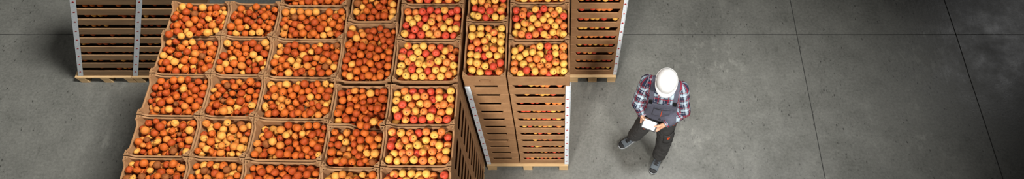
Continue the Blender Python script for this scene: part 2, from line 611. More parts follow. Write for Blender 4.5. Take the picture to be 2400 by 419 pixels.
for ri in range(3):
    Y = rowsY[3]
    kw = {}
    if ri == 0: kw = dict(front_side=-.02, front=(.78, .10, .05), back=(.78, .03, .05))
    if ri == 1: kw = dict(back_side=-.02, back=(.78, .10, .05), front=(.78, .045, .05))
    if 'back' in kw and kw.get('back_side') is not None: pass
    top_crate(cx[3], cx[4], Y[ri + 1], Y[ri], 'apricot', f'crate column four row {NUM[2 - ri]}',
              ['open crate whose torn front wall lets apricots spill forward, column four of the front block',
               'open crate with torn back wall and spilt apricots, column four middle of the front block',
               'open crate of amber and golden apricots, column four at the front edge'][ri], [A_RED, A_MID, A_GOLD][ri], rz=-.5, sag=.006, **kw)
for ri in range(3):
    Y = rowsY[4]
    top_crate(cx[4], cx[5], Y[ri + 1], Y[ri], 'apple', f'crate column five row {NUM[2 - ri]}',
              ['open crate of red and yellow apples at back of slit-sided column five',
               'open crate of yellow and red apples in the middle of slit-sided column five',
               'open crate of apples at the front end of slit-sided column five'][ri], [APPLE_RED, APPLE_MIX, APPLE_MIX][ri])
# set-back stack behind columns four and five
top_crate(-1.862, -1.404, 2.496, 3.075, 'apricot', 'deep narrow set-back crate', 'deep narrow open crate of deep orange apricots on the set-back stack', A_RED, sag=.008)
top_crate(-1.848, -1.424, 3.081, 3.62, 'apricot', 'farthest narrow set-back crate', 'narrow open crate of orange fruit at the far end of the set-back stack', A_MID, rz=.8)
top_crate(-1.400, -0.848, 2.496, 2.893, 'apple', 'front wide set-back crate', 'wide open crate of orange and red apples at front of set-back stack', APPLE_MIX)
top_crate(-1.400, -0.848, 2.897, 3.255, 'apple', 'middle wide set-back crate', 'wide open crate of red and orange apples in the middle of set-back stack', APPLE_RED)
top_crate(-1.400, -0.848, 3.259, 3.62, 'apple', 'farthest wide set-back crate', 'wide open crate of orange apples at the far end of set-back stack', APPLE_RED)
# third column's far extra crate
top_crate(-2.462, -1.875, 3.245, 3.60, 'apricot', 'crate column three row six', 'partly seen open crate of orange apricots at far end of column three', A_RED)
# apple stack by the person
top_crate(-0.822, -0.455, 2.535, 3.072, 'apple', 'narrow corner-stack front crate', 'narrow open crate of yellow and red apples on front of the corner stack', APPLE_YEL,
          hole_front=(0, .085, .10, .046), hole_back=(0, .122, .11, .04), front=(.7, .02, .05), rz=0)
top_crate(-0.822, -0.455, 3.078, 3.615, 'apple', 'narrow corner-stack back crate', 'narrow open crate of yellow and red apples behind the handled corner crate', APPLE_YEL)
top_crate(-0.449, 0.078, 2.535, 2.890, 'apple', 'wide corner-stack front crate', 'wide open crate of mostly yellow apples on front of the corner stack', APPLE_YEL, front=(.8, .035, .05))
top_crate(-0.449, 0.078, 2.896, 3.268, 'apple', 'wide corner-stack middle crate', 'wide open crate of yellow and blushed apples, second back on the corner stack', APPLE_YEL)
top_crate(-0.449, 0.078, 3.274, 3.63, 'apple', 'wide corner-stack back crate', 'wide open crate of orange apples, third back on the corner stack', APPLE_MIX)

# ---- lower layers that show a face
WIDE = dict(front=(.76, .062, .035), side=(.5, .03, .02), tabs=False, base=.02)
NARROW = dict(front=(.5, .045, .018), side=(.7, .05, .03), tabs=False, base=.02)
FILL = {'apple': [], 'apricot': []}    # (pos, radius, colour, variant) for the heaped stuff
def slot_row(cxm, y_front, zbase, w, kind, n, k=0.0, weights=None):
    w = w * .92
    for i in range(n):
        if random.random() < .12: continue
        x = cxm + (i + .5 - n / 2) * (w * .8 / n) + random.uniform(-.008, .008)
        r = random.uniform(.031, .036)
        z = zbase + HC - .0375 + random.uniform(-.006, .002)
        FILL[kind].append(((x + k * (z), y_front + T + .023 + random.uniform(0, .01), z), r, None, None))

for li in range(NL - 1):
    z = PH + li * HC
    nth = ORD[NL - 2 - li]
    e = crate_copy('apple_narrow', 'fruit_crate', (-0.6385 + random.uniform(-.002, .002), 2.8035, z), w=.361, d=.531, **NARROW)
    tag(e, f'kraft crate with slim slot, {nth} below the open one, narrow corner-stack column', 'crate', 'stacked crates in the corner stack')
    e = crate_copy('apple_wide', 'fruit_crate', (-0.1855 + random.uniform(-.002, .002), 2.7125, z), w=.521, d=.349, **WIDE)
    tag(e, f'kraft crate with wide fruit slot, {nth} below the open one, wide corner-stack column', 'crate', 'stacked crates in the corner stack')
    slot_row(-0.1855, 2.7125 - .349 / 2, z, .521, 'apple', 8)
pallet((-0.371, 2.803, 0), .90, .53, 'pale pine pallet under the corner apple stack')
pallet((-0.371, 3.375, 0), .90, .49, 'pale pine pallet behind, under the back of the corner apple stack')

# slit-sided faces of the front block's fifth column
for ri in range(3):
    Y = rowsY[4]
    w, d = cx[5] - cx[4] - GAP, Y[ri] - Y[ri + 1] - GAP
    for li in range(NL - 1):
        z = PH + li * HC
        e = crate_copy(f'slit{ri}', 'fruit_crate', ((cx[4] + cx[5]) / 2, (Y[ri] + Y[ri + 1]) / 2, z), w=w, d=d, front=(.7, .04, .03), side=(.74, .095, .02), t_end=.004, tabs=False, base=.02)
        tag(e, f'slit-sided kraft crate, {ORD[NL-2-li]} below the top, {["back","middle","front"][ri]} pile of the front block side', 'crate', 'slit-sided crates of the front block')

# stack beyond the person's shoulder
ZR = 13
RX0, RX1, RYF = 0.100, 0.650, 3.654
for li in range(ZR):
    z = PH + li * HC
    e = crate_copy('right_wide', 'fruit_crate', ((RX0 + RX1) / 2 + random.uniform(-.002, .002), RYF + .19, z), w=RX1 - RX0, d=.38, **dict(WIDE, front=(.70, .07, .03)))
    tag(e, f'kraft crate with slot of dark fruit, {ORD[li]} up from pallet in stack nearest the person', 'crate', 'crates of the stack behind the person')
    slot_row((RX0 + RX1) / 2, RYF, z, .55, 'apple', 7)
pallet(((RX0 + RX1) / 2, RYF + .19, 0), .55, .40, 'short pale pallet under the stack nearest the person')
# neighbouring pile, its edge just seen
for li in range(ZR):
    z = PH + li * HC
    e = crate_copy('right_wide', 'fruit_crate', (RX0 - .01 - .275, RYF + .19, z))
    tag(e, f'mostly hidden kraft crate, {ORD[li]} up from pallet, behind the corner apple stack', 'crate', 'hidden crates behind the corner stack')
pallet((RX0 - .285, RYF + .19, 0), .55, .40, 'hidden pallet behind the corner apple stack')

# leaning slatted stack at the far side of the block
KL = 0.60
LH = 0.186
LN = 11
LX = [-5.80, -5.125, -4.45]
LYF = 3.64
for ci in range(2):
    for li in range(LN):
        z = PH + li * LH
        xm = (LX[ci] + LX[ci + 1]) / 2
        e = crate_copy('lean', 'slatted_crate', (xm + KL * z, LYF + .2, z), w=.665, d=.40, H=LH, front=(.94, .074, .008), side=(.8, .06, .03), tabs=False, base=.02, mat='slat', k=KL)
        tag(e, f'dark wooden slatted crate, {ORD[li]} up from the floor in {["outer","inner"][ci]} column of the leaning stack', 'crate', 'slatted crates of the leaning stack')
        for i in range(9):
            if random.random() < .25: continue
            r = random.uniform(.028, .034)
            zz = z + LH - .038 + random.uniform(-.012, .002)
            FILL['apricot'].append(((xm + (i - 4) * .066 + random.uniform(-.012, .012) + KL * zz, LYF + T + .02 + random.uniform(0, .02), zz), r, None, None))
for ci in range(2):
    pallet(((LX[ci] + LX[ci + 1]) / 2 + KL * .07, LYF + .2, 0), .665, .40, ['worn pallet under the outer column of the leaning stack', 'worn pallet under the inner column of the leaning stack'][ci])

# hidden lower layers: closed blocks that carry the top crates
bm = bmesh.new()
def under(x0, x1, y0, y1):
    for li in range(NL - 1):
        add_box(bm, (x0 + .006, y0 + .006, PH + li * HC), (x1 - .006, y1 - .006, PH + (li + 1) * HC - .003), .004)
for ci in range(3):
    Y = rowsY[ci]
    for ri in range(5): under(cx[ci], cx[ci + 1], Y[ri + 1], Y[ri])
Y = rowsY[3]
for ri in range(3): under(cx[3], cx[4], Y[ri + 1], Y[ri])
under(-1.862, -1.404, 2.496, 3.075); under(-1.848, -1.424, 3.081, 3.62)
under(-1.400, -.848, 2.496, 2.893); under(-1.400, -.848, 2.897, 3.255); under(-1.400, -.848, 3.259, 3.62)
under(-2.462, -1.875, 3.245, 3.60)
under(-.822, -.455, 3.078, 3.615); under(-.449, .078, 2.896, 3.268); under(-.449, .078, 3.274, 3.63)
o = obj('crate_filling', bm, [M['kraft']])
tag(o, 'kraft crates of the lower layers, packed out of sight beneath the open ones', 'crate', kind='stuff')
for i, (x0, x1, y0, y1) in enumerate(((-3.41, -2.47, 1.49, 2.55), (-2.45, -1.42, 1.40, 2.46), (-3.41, -2.47, 2.58, 3.27), (-2.45, -1.9, 2.55, 3.58), (-1.39, -.86, 1.41, 2.46), (-1.85, -.86, 2.51, 3.60))):
    pallet(((x0 + x1) / 2, (y0 + y1) / 2, 0), x1 - x0, y1 - y0, 'pallet hidden under the block, ' + ['front outer corner', 'front middle', 'back outer corner', 'back middle', 'front slit-sided end', 'set-back stack'][i])

# ---- white edge boards with red print
def edge_board(x, y, z0, z1, sx, label, layer, k=0.0, front_w=.05, side_w=.04):
    """L-shaped corner board: face on the front (-y), flange along the side; sx = +1 flange on the right side"""
    e = empty('edge_board', (x + k * z0, y, z0))
    tag(e, label, 'edge protector', 'white printed edge boards on the stacks')
    h = z1 - z0
    bm = bmesh.new()
    t = .004
    add_box(bm, (min(0, -sx * front_w), -t - .002, 0), (max(0, -sx * front_w), -.002, h), .001)
    if side_w:
        add_box(bm, (min(sx * .002, sx * (.002 + t)), -t - .002, 0), (max(sx * .002, sx * (.002 + t)), side_w, h), .001)
    shear_bm(bm, k)
    obj('board', bm, [M['strip']], e)
    bm = bmesh.new()
    n = int(h / layer)
    for i in range(n):
        z = (i + .55) * layer
        cxm = -sx * front_w * .5
        bm = bmesh.new()
        for (dx, dz, rx, rz) in ((-.004, 0, .008, .0075), (.004, 0, .008, .0075), (.002, .011, .005, .003)):
            vs = [bm.verts.new((cxm + dx + rx * math.cos(2 * PI * q / 14), -t - .0032, z + dz + rz * math.sin(2 * PI * q / 14))) for q in range(14)]
            f = bm.faces.new(vs)
            r = bmesh.ops.extrude_face_region(bm, geom=[f])
            for v in [g for g in r['geom'] if isinstance(g, bmesh.types.BMVert)]: v.co.y += .001
        bmesh.ops.recalc_face_normals(bm, faces=bm.faces)
        shear_bm(bm, k)
        obj('red_print', bm, [M['red_print']], e)
    return e
edge_board(-0.820, 2.535, PH, ZC - .01, -1, 'white printed edge board on corner stack, beside the slit-sided block', HC, front_w=.045, side_w=0)
edge_board(0.078, 2.535, PH, ZC - .005, 1, 'white printed edge board on corner stack, side facing the person', HC, front_w=.04)
edge_board(RX1, RYF, PH, PH + ZR * HC, 1, 'white printed edge board on the stack directly behind the person', HC, front_w=.035)
edge_board(LX[0] + .003, LYF, PH, PH + LN * LH, -1, 'white printed edge board at outer corner of the leaning stack', LH * .97, k=KL, front_w=.06, side_w=0)
edge_board(LX[1] + .035, LYF, PH + .001, PH + LN * LH, 1, 'white printed edge board up the middle of the leaning stack', LH * .97, k=KL, front_w=.06, side_w=0)

# ------------------------------------------------------------------ fruit
def fruit_mesh(name, kind, variant):
    bm = bmesh.new()
    nu, nv = (18, 12) if variant < 3 else (30, 20)
    apple = kind == 'apple'
    vs = []
    off = Vector((variant * 7.3, variant * 2.1, 0))
    def shape(th, ph):
        s, c = math.sin(th), math.cos(th)
        d = Vector((s * math.cos(ph), s * math.sin(ph), c))
        if apple:
            r = 0.97 - .30 * math.exp(-(th / .26) ** 2) - .16 * math.exp(-((PI - th) / .30) ** 2)
            r *= 1 - .012 * (1 + math.cos(5 * ph)) * max(0, -c)
            p = d * r
            p.z *= .94
        else:
            r = .965 - .13 * math.exp(-(th / .2) ** 2)
            r -= .05 * math.exp(-(math.atan2(math.sin(ph), math.cos(ph)) / .22) ** 2) * s
            r *= 1 + .02 * noise.noise(d * 1.6 + off)
            p = d * r
            p.x *= .97 - .02 * variant
            if variant >= 3:
                nz = noise.noise(d * 2.2 + off * 3)
                w1 = abs(noise.noise(Vector((d.x * .7, d.y * 1.9, d.z * .8)) + off * 1.3))
                w2 = abs(noise.noise(Vector((d.x * 2.6, d.y * 1.0, d.z * 1.4)) + off * 2))
                p *= .95 - .20 * max(0, 1 - w1 * 9) - .05 * max(0, 1 - w2 * 8) + .09 * nz
                p.z *= .86
                if variant == 5: p.x *= .8
        return p
    top = bm.verts.new(shape(0, 0)); bot = bm.verts.new(shape(PI, 0))
    for i in range(1, nv):
        th = PI * i / nv
        if i == 1: th = .16
        vs.append([bm.verts.new(shape(th, 2 * PI * j / nu)) for j in range(nu)])
    for j in range(nu):
        q = (j + 1) % nu
        f = bm.faces.new((top, vs[0][j], vs[0][q])); f.material_index = 1
        bm.faces.new((bot, vs[-1][q], vs[-1][j]))
        for i in range(nv - 2):
            bm.faces.new((vs[i][j], vs[i + 1][j], vs[i + 1][q], vs[i][q]))
    bmesh.ops.recalc_face_normals(bm, faces=bm.faces)
    return bm_mesh(bm, name, [M['app' if apple else 'apr'][0], M['calyx']], True)
FM = {'apple': [fruit_mesh('apple', 'apple', i) for i in range(2)], 'apricot': [fruit_mesh('apricot', 'apricot', i) for i in range(6)]}

def settle(w, d, r, lid=HC + .015, H=HC - .005, base=.031, iters=520, seed=0, mask=None):
    """drop spheres of radii r into a box; returns centres in crate space"""
    g = np.random.default_rng(seed)
    n = len(r)
    IN = .006
    hw, hd = w / 2 - T - IN, d / 2 - T - IN
    P = np.stack([g.uniform(-hw + r, hw - r), g.uniform(-hd + r, hd - r), base + r + g.uniform(0, .22, n)], 1)
    R2 = r[:, None] + r[None, :] + .0008
    eye = np.eye(n, dtype=bool)
    a = .056
    for it in range(iters):
        if it < iters * .8: P[:, 2] -= .0022
        for _ in range(2):
            D = P[:, None] - P[None]
            L = np.sqrt((D ** 2).sum(2)) + 1e-9
            ov = np.where(eye, 0, np.maximum(0, R2 - L))
            P += (D / L[..., None] * (ov * .42)[..., None]).sum(1)
            # gusseted corners
            sx, sy = np.sign(P[:, 0]), np.sign(P[:, 1])
            q = (np.abs(P[:, 0]) - (hw + IN + T - a)) + (np.abs(P[:, 1]) - (hd + IN + T - a)) - (a - (r + .004) * 1.414)
            q = np.maximum(0, q) / 2
            P[:, 0] -= sx * q; P[:, 1] -= sy * q
            P[:, 0] = np.clip(P[:, 0], -hw + r, hw - r)
            P[:, 1] = np.clip(P[:, 1], -hd + r, hd - r)
            P[:, 2] = np.maximum(P[:, 2], base + r)
            if it > iters * .25: P[:, 2] = np.minimum(P[:, 2], lid - r)
    return P

CAM = np.array([0, 0, 7.07])
PITCH = math.radians(63.5)
FPX, PPX, PPY = 1550.0, 1315.0, 209.5
def project(P):
    s, c = math.sin(PITCH), math.cos(PITCH)
    X, Yw, Z = P[:, 0], P[:, 1], P[:, 2] - CAM[2]
    zc = Yw * c - Z * s
    return PPX + FPX * X / zc, PPY - FPX * (Yw * s + Z * c) / zc, zc

FR = []     # every fruit in an open crate
def add_fruit(kind, P, r, col, var, crate_i):
    # which of them can be seen from above the front: not covered by another fruit
    px, py, zc = project(P)
    pr = r * FPX / zc
    inside = (px > -3) & (px < 2403) & (py > -pr * .6) & (py < 419 + pr * .6)
    D = P - CAM; L = np.linalg.norm(D, axis=1); U = D / L[:, None]
    vis = np.zeros(len(P))
    side = np.cross(U, np.array([0, 0, 1.0])); side /= np.linalg.norm(side, axis=1)[:, None]
    up = np.cross(side, U)
    samples = [(0, 0)] + [(math.cos(a) * .7, math.sin(a) * .7) for a in np.arange(8) * PI / 4]
    for sx, sy in samples:
        Q = P + (side * sx + up * sy) * r[:, None]
        d = Q - CAM; dl = np.linalg.norm(d, axis=1); u = d / dl[:, None]
        tt = (P[None] - CAM)[0] @ u.T          # [other, ray]
        near = np.sqrt(np.maximum(0, (L ** 2)[:, None] - tt ** 2))
        block = (near < r[:, None] * .97) & (tt < dl[None] - r[None] * .8)
        np.fill_diagonal(block, False)
        vis += ~block.any(0)
    for i in range(len(P)):
        FR.append(dict(kind=kind, p=P[i], r=float(r[i]), col=col[i], var=var[i], crate=crate_i, vis=vis[i] / 9 * bool(inside[i]), px=float(pr[i])))

def pick(mix, kind, n, g):
    w = np.array(mix[0]); w = w / w.sum()
    col = g.choice(len(w), n, p=w)
    if kind == 'apple': var = g.integers(0, 2, n)
    else: var = np.where(g.random(n) < mix[1], g.integers(3, 6, n), g.integers(0, 3, n))
    return col, var

joined = [i for i, t in enumerate(TOPS) if t['phrase'] in ('crate column four row three', 'crate column four row two')]
for i, t in enumerate(TOPS):
    g = np.random.default_rng(100 + i)
    area = (t['w'] - 2 * T - .012) * (t['d'] - 2 * T - .012)
    if t['kind'] == 'apple':
        r = g.uniform(.0325, .0362, 300)
        n = int(1.80 * area / (r.mean() ** 2 * 3.46))
    else:
        r = np.where(g.random(300) < .32, g.uniform(.0225, .028, 300), g.uniform(.030, .0355, 300))
        n = int(1.93 * area / ((r ** 2).mean() * 3.46))
    r = r[:n]
    P = settle(t['w'], t['d'], r, seed=500 + i)
    cs, sn = math.cos(t['rz']), math.sin(t['rz'])
    W = np.stack([t['c'][0] + P[:, 0] * cs - P[:, 1] * sn, t['c'][1] + P[:, 0] * sn + P[:, 1] * cs, ZC + P[:, 2]], 1)
    col, var = pick(t['mix'], t['kind'], n, g)
    add_fruit(t['kind'], W, r, col, var, i)

# apricots spilt across the torn wall, and a few resting on rims between crates
def spill(x0, x1, y, n, zlo, i, seed):
    g = np.random.default_rng(seed)
    for _ in range(n * 60):
        if n <= 0: break
        p = np.array([g.uniform(x0, x1), y + g.uniform(-.03, .03), zlo])
        r = g.uniform(.03, .037)
        near = [f for f in FR if abs(f['p'][0] - p[0]) < .09 and abs(f['p'][1] - p[1]) < .09]
        # lowest resting height over its neighbours
        z = zlo + r
        for f in near:
            h2 = (f['r'] + r + .001) ** 2 - (f['p'][0] - p[0]) ** 2 - (f['p'][1] - p[1]) ** 2
            if h2 > 0: z = max(z, f['p'][2] + math.sqrt(h2))
        if z > ZTOP + .04: continue
        p[2] = z
        add_fruit('apricot', p[None], np.array([r]), [int(g.choice([0, 1, 1, 2, 3]))], [int(g.integers(0, 4))], i)
        n -= 1
yb = rowsY[3][1]
spill(cx[3] + .26, cx[4] - .06, yb, 9, ZTOP - .10, joined[0], 5)
spill(cx[0] + .08, cx[1] - .10, rowsY[0][1], 9, ZTOP - .012, 1, 6)
spill(cx[1] + .16, cx[1] + .24, rowsY[1][3], 1, ZTOP - .012, 8, 7)

# the 300 of each kind that show largest become objects
for kind in ('apple', 'apricot'):
    items = [f for f in FR if f['kind'] == kind]
    items.sort(key=lambda f: -(f['vis'] * f['px'] ** 2))
    solo = [f for f in items if f['vis'] > .4][:300]
    ids = {id(f) for f in solo}
    g = np.random.default_rng(3 if kind == 'apple' else 4)
    def orient(f):
        # most lie with the calyx end anywhere; keep some turned up to the camera
        from mathutils import Quaternion
        q = Quaternion((g.normal(), g.normal(), g.normal(), g.normal())); q.normalize()
        if kind == 'apple' and g.random() < .35:
            tgt = Vector((g.normal() * .5, -.5 + g.normal() * .4, .9))
            q = Vector((0, 0, 1)).rotation_difference(tgt.normalized())
        return q
    # lines within each crate, front to back, then across
    by = {}
    for f in solo: by.setdefault(f['crate'], []).append(f)
    for ci, fs in by.items():
        t = TOPS[ci]
        vis_all = sorted([f for f in FR if f['crate'] == ci and f['vis'] > .4], key=lambda f: f['p'][1])
        per = 7 if t['w'] > .48 else 6 if t['w'] > .42 else 5
        for k in range(0, len(vis_all), per):
            line = sorted(vis_all[k:k + per], key=lambda f: f['p'][0])
            for m, f in enumerate(line): f['line'], f['nth'] = k // per, m
    for f in solo:
        t = TOPS[f['crate']]
        o = bpy.data.objects.new(kind, FM[kind][f['var']])
        link(o)
        o.location = f['p']
        o.rotation_mode = 'QUATERNION'
        o.rotation_quaternion = orient(f)
        o.scale = (f['r'] * .985,) * 3
        o.material_slots[0].link = 'OBJECT'
        o.material_slots[0].material = M['app' if kind == 'apple' else 'apr'][f['col']]
        cname = (APPC if kind == 'apple' else APRC)[f['col']]
        tag(o, f"{'wrinkled ' if kind == 'apricot' and f['var'] >= 3 else ''}{cname} {kind}, {ORD[f['nth']]} from left, {ORD[f['line']]} line from front, {t['phrase']}",
            kind, f"{kind}s in the open crates")
    # the rest: one heaped object
    rest = [(f['p'], f['r'], f['col'], f['var']) for f in items if id(f) not in ids]
    for p, r, c, v in FILL[kind]:
        rest.append((np.array(p), r, int(g.choice([0, 1, 2, 3], p=[.35, .25, .25, .15] if kind == 'apple' else [.4, .4, .1, .1])), int(g.integers(0, 2))))
    V, F, MI = [], [], []
    base = 0
    data = []
    for me in FM[kind]:
        co = np.array([v.co[:] for v in me.vertices])
        data.append((co, [tuple(p.vertices) for p in me.polygons], [p.material_index for p in me.polygons]))
    for p, r, c, v in rest:
        co, fc, mi = data[v]
        q = orient(None)
        R = np.array(q.to_matrix())
        V.append(co @ R.T * (r * .985) + p)
        F += [tuple(i + base for i in x) for x in fc]
        MI += [5 if m == 1 else c for m in mi]
        base += len(co)
    me = bpy.data.meshes.new(kind + '_fill')
    me.from_pydata(np.concatenate(V).tolist(), [], F)
    mats = M['app' if kind == 'apple' else 'apr']
    for i in range(6): me.materials.append(mats[i] if i < len(mats) else M['calyx'])
    me.polygons.foreach_set('material_index', MI)
    me.polygons.foreach_set('use_smooth', [True] * len(F))
    me.update()
    o = link(bpy.data.objects.new(kind + '_fill', me))
    tag(o, {'apple': 'all the other apples heaped and layered in the crates', 'apricot': 'all the other apricots heaped and layered in the crates'}[kind], kind, kind='stuff')

# ------------------------------------------------------------------ person
M['skin'] = plain('skin', (206, 152, 122), 0.55, var=.06, scale=40)
M['hair'] = plain('grey_brown_hair', (92, 78, 66), 0.8, var=.25, scale=80)
M['plaid'] = mat_plaid()
M['bibm'] = plain('slate_workwear', (78, 79, 92), 0.85, var=.12, scale=60, bump=.2)
M['work'] = plain('charcoal_workwear', (60, 59, 58), 0.85, var=.12, scale=60, bump=.2)
M['work_dark'] = plain('black_webbing', (34, 35, 39), 0.8, var=.12, scale=90)
M['orange'] = plain('orange_trim', (222, 84, 36), 0.7)
M['hat'] = plain('white_helmet_plastic', (222, 222, 220), 0.32, var=.01)
M['black'] = plain('black_plastic', (18, 18, 20), 0.4)
M['shoe'] = plain('grey_suede', (92, 100, 106), 0.85, var=.12, scale=80)
M['sole'] = plain('black_rubber', (30, 31, 33), 0.7)
M['sole_pale'] = plain('pale_rubber', (150, 154, 156), 0.7)
M['eye'] = plain('eye_white', (225, 222, 216), 0.3, var=.01)
kk = NT('lit_tablet_screen'); kk.set(Base_Color=srgb(240, 244, 250), Roughness=.2)
kk.b.inputs['Emission Color'].default_value = (.95, .97, 1, 1); kk.b.inputs['Emission Strength'].default_value = .55
M['screen'] = kk.m

Fw = Vector((-.138, -.99, 0)).normalized()      # the way the chest faces
Lf = Vector((-Fw.y, Fw.x, 0))                   # towards the person's own left hand
if Lf.x < 0: Lf = -Lf
Zu = Vector((0, 0, 1))
def V3(*a): return Vector(a)

# tablet frame
TO = V3(.869, 2.594, 1.085)
TU = V3(.922, -.387, 0).normalized()
TW = V3(.387, .922, 0).normalized()
ta = math.radians(30)
TV = TW * math.cos(ta) + Zu * math.sin(ta)
TN = TU.cross(TV).normalized()
def tp(u, v, n): return TO + TU * u + TV * v + TN * n
TWD, THT, TTH = .154, .104, .009

tm = Matrix((TU, TV, TN)).transposed().to_4x4()
tm.translation = TO
tb = bpy.data.objects.new('tablet', None); link(tb); tb.matrix_world = tm; tb.empty_display_size = .05
tag(tb, 'small black tablet with a blank lit white screen, held in the hands of the person', 'tablet')
bm = bmesh.new(); add_box(bm, (-TWD / 2, -THT / 2, -TTH / 2), (TWD / 2, THT / 2, TTH / 2), .0035, 3)
obj('tablet_case', bm, [M['black']], tb)
bm = bmesh.new(); add_box(bm, (-TWD / 2 + .014, -THT / 2 + .013, TTH / 2 + .0002), (TWD / 2 - .014, THT / 2 - .008, TTH / 2 + .0012), .0004, 1)
tag(obj('screen', bm, [M['screen']], tb), 'blank white lit screen')
bm = bmesh.new(); tube(bm, [(.006 * math.cos(a), -THT / 2 + .0065 + .0035 * math.sin(a), TTH / 2 + .0004) for a in np.arange(10) * PI / 5], .0006, 5, True)
obj('home_button', bm, [M['sole_pale']], tb)

# joints
hip = {-1: V3(.915, 2.785, .92), 1: V3(1.085, 2.755, .92)}
knee = {-1: V3(.862, 2.81, .50), 1: V3(1.108, 2.685, .50)}
ank = {-1: V3(.828, 2.882, .10), 1: V3(1.098, 2.640, .10)}
toe_dir = {-1: V3(-.86, -.52, 0).normalized(), 1: V3(-.42, -.90, 0).normalized()}
shd = {-1: V3(.828, 2.900, 1.43), 1: V3(1.150, 2.825, 1.43)}
elb = {-1: V3(.752, 2.80, 1.17), 1: V3(1.212, 2.70, 1.17)}
wri = {-1: V3(.808, 2.708, 1.085), 1: V3(1.022, 2.598, 1.085)}
pel = V3(1.0, 2.77, .95); wai = V3(.997, 2.785, 1.08); che = V3(.985, 2.82, 1.30); nek = V3(.985, 2.835, 1.47)
HD = V3(.972, 2.802, 1.625)
hr = math.radians(25)
Hu = (Zu * math.cos(hr) + Fw * math.sin(hr)).normalized()
Hf = (Fw * math.cos(hr) - Zu * math.sin(hr)).normalized()
Hl = Hu.cross(Hf); Hl = Hl if Hl.x > 0 else -Hl
HM = Matrix((Hl, -Hf, Hu)).transposed()        # local x = own left, -y = face, z = crown
def hp(x, y, z): return HD + HM @ Vector((x, y, z))

bm = bmesh.new()
# head, face, neck
ellipsoid(bm, hp(0, .008, .03), (.074, .094, .085), HM)
ellipsoid(bm, hp(0, -.02, -.035), (.06, .068, .075), HM)
capsule(bm, hp(0, -.055, -.088), .026, hp(0, -.068, -.094), .018)          # chin
capsule(bm, hp(0, -.088, .012), .010, hp(0, -.104, -.026), .0125)           # nose
for s in (-1, 1):
    capsule(bm, hp(s * .013, -.094, -.029), .0085, hp(s * .010, -.096, -.027), .0085)
    ellipsoid(bm, hp(s * .036, -.062, -.022), (.024, .022, .022), HM)         # cheek
    capsule(bm, hp(s * .014, -.084, .032), .008, hp(s * .046, -.070, .032), .007)   # brow
    ellipsoid(bm, hp(s * .077, .012, -.008), (.009, .02, .031), HM)           # ear
capsule(bm, hp(-.02, -.083, -.058), .0055, hp(.02, -.083, -.058), .0055)     # lips
capsule(bm, hp(-.017, -.081, -.066), .006, hp(.017, -.081, -.066), .006)
capsule(bm, hp(0, .028, -.05), .056, nek, .06)
# trunk and limbs
for a, ra, b, rb in ((nek, .06, che, .12), (che, .12, wai, .11), (wai, .11, pel, .115)): capsule(bm, a, ra, b, rb)
for s in (-1, 1):
    capsule(bm, nek, .05, shd[s], .048)
    chain(bm, [shd[s], elb[s], wri[s]], [.048, .039, .026])
    chain(bm, [pel + Lf * s * .06, hip[s], knee[s], ank[s]], [.09, .085, .055, .036])
    capsule(bm, ank[s], .036, ank[s] + toe_dir[s] * .02 - Zu * .045, .028)
    capsule(bm, ank[s] + toe_dir[s] * .02 - Zu * .045, .028, ank[s] + toe_dir[s] * .10 - Zu * .066, .014)
    # hand: palm under the tablet's end, fingers below, thumb on top
    e = s * TWD / 2
    v0 = .026 if s < 0 else .004
    K = [tp(e + s * .010, v0 + .022 - i * .0195, -.024 - .002 * i) for i in range(4)]
    wr = wri[s]
    for i, k in enumerate(K):
        capsule(bm, wr.lerp(k, .12) , .017, k, .0105)
    capsule(bm, wr, .024, wr.lerp((K[0] + K[3]) / 2, .5), .024)
    for i, k in enumerate(K):
        ln = (.034, .040, .037, .028)[i]
        p1 = k - TU * s * ln * .75 + TN * .0075
        p2 = p1 - TU * s * ln * .65 + TN * .0022
        p3 = p2 - TU * s * ln * .5 + TN * .0004
        p1 = TO + TU * (p1 - TO).dot(TU) + TV * (p1 - TO).dot(TV) + TN * min((p1 - TO).dot(TN), -.0152)
        p2 = TO + TU * (p2 - TO).dot(TU) + TV * (p2 - TO).dot(TV) + TN * -.0142
        p3 = TO + TU * (p3 - TO).dot(TU) + TV * (p3 - TO).dot(TV) + TN * -.0136
        chain(bm, [k, p1, p2, p3], [.0102, .0093, .0085, .0074])
    b0 = wr.lerp(K[0], .45) + TN * .012
    t1 = tp(e + s * .021, v0 + .026, .010)
    t2 = tp(e + s * .004, v0 + .014, .0185)
    t3 = tp(e - s * .021, v0 + .004, .0152)
    chain(bm, [b0, t1, t2, t3], [.017, .0132, .0108, .0088])
me = fuse(bm, .0042, 3, .5, name='person')
person = mesh_obj('person', me, M['skin'])
tag(person, 'person in a white hard hat, plaid shirt and grey overalls, looking down at a tablet', 'person')
for s in (-1, 1):
    bm = bmesh.new(); ellipsoid(bm, hp(s * .030, -.078, .014), (.011, .009, .010), HM)
    obj('eye', bm, [M['eye']], person, True)
bm = bmesh.new()
ellipsoid(bm, hp(0, .022, .022), (.079, .092, .082), HM)
capsule(bm, hp(-.045, .07, -.04), .035, hp(.045, .07, -.04), .035)
for s in (-1, 1): capsule(bm, hp(s * .07, .01, .03), .012, hp(s * .066, .03, -.02), .014)
mesh_obj('hair', fuse(bm, .006, 2, .5, wrinkle=.003, wsize=.02, name='hair'), M['hair'], person)

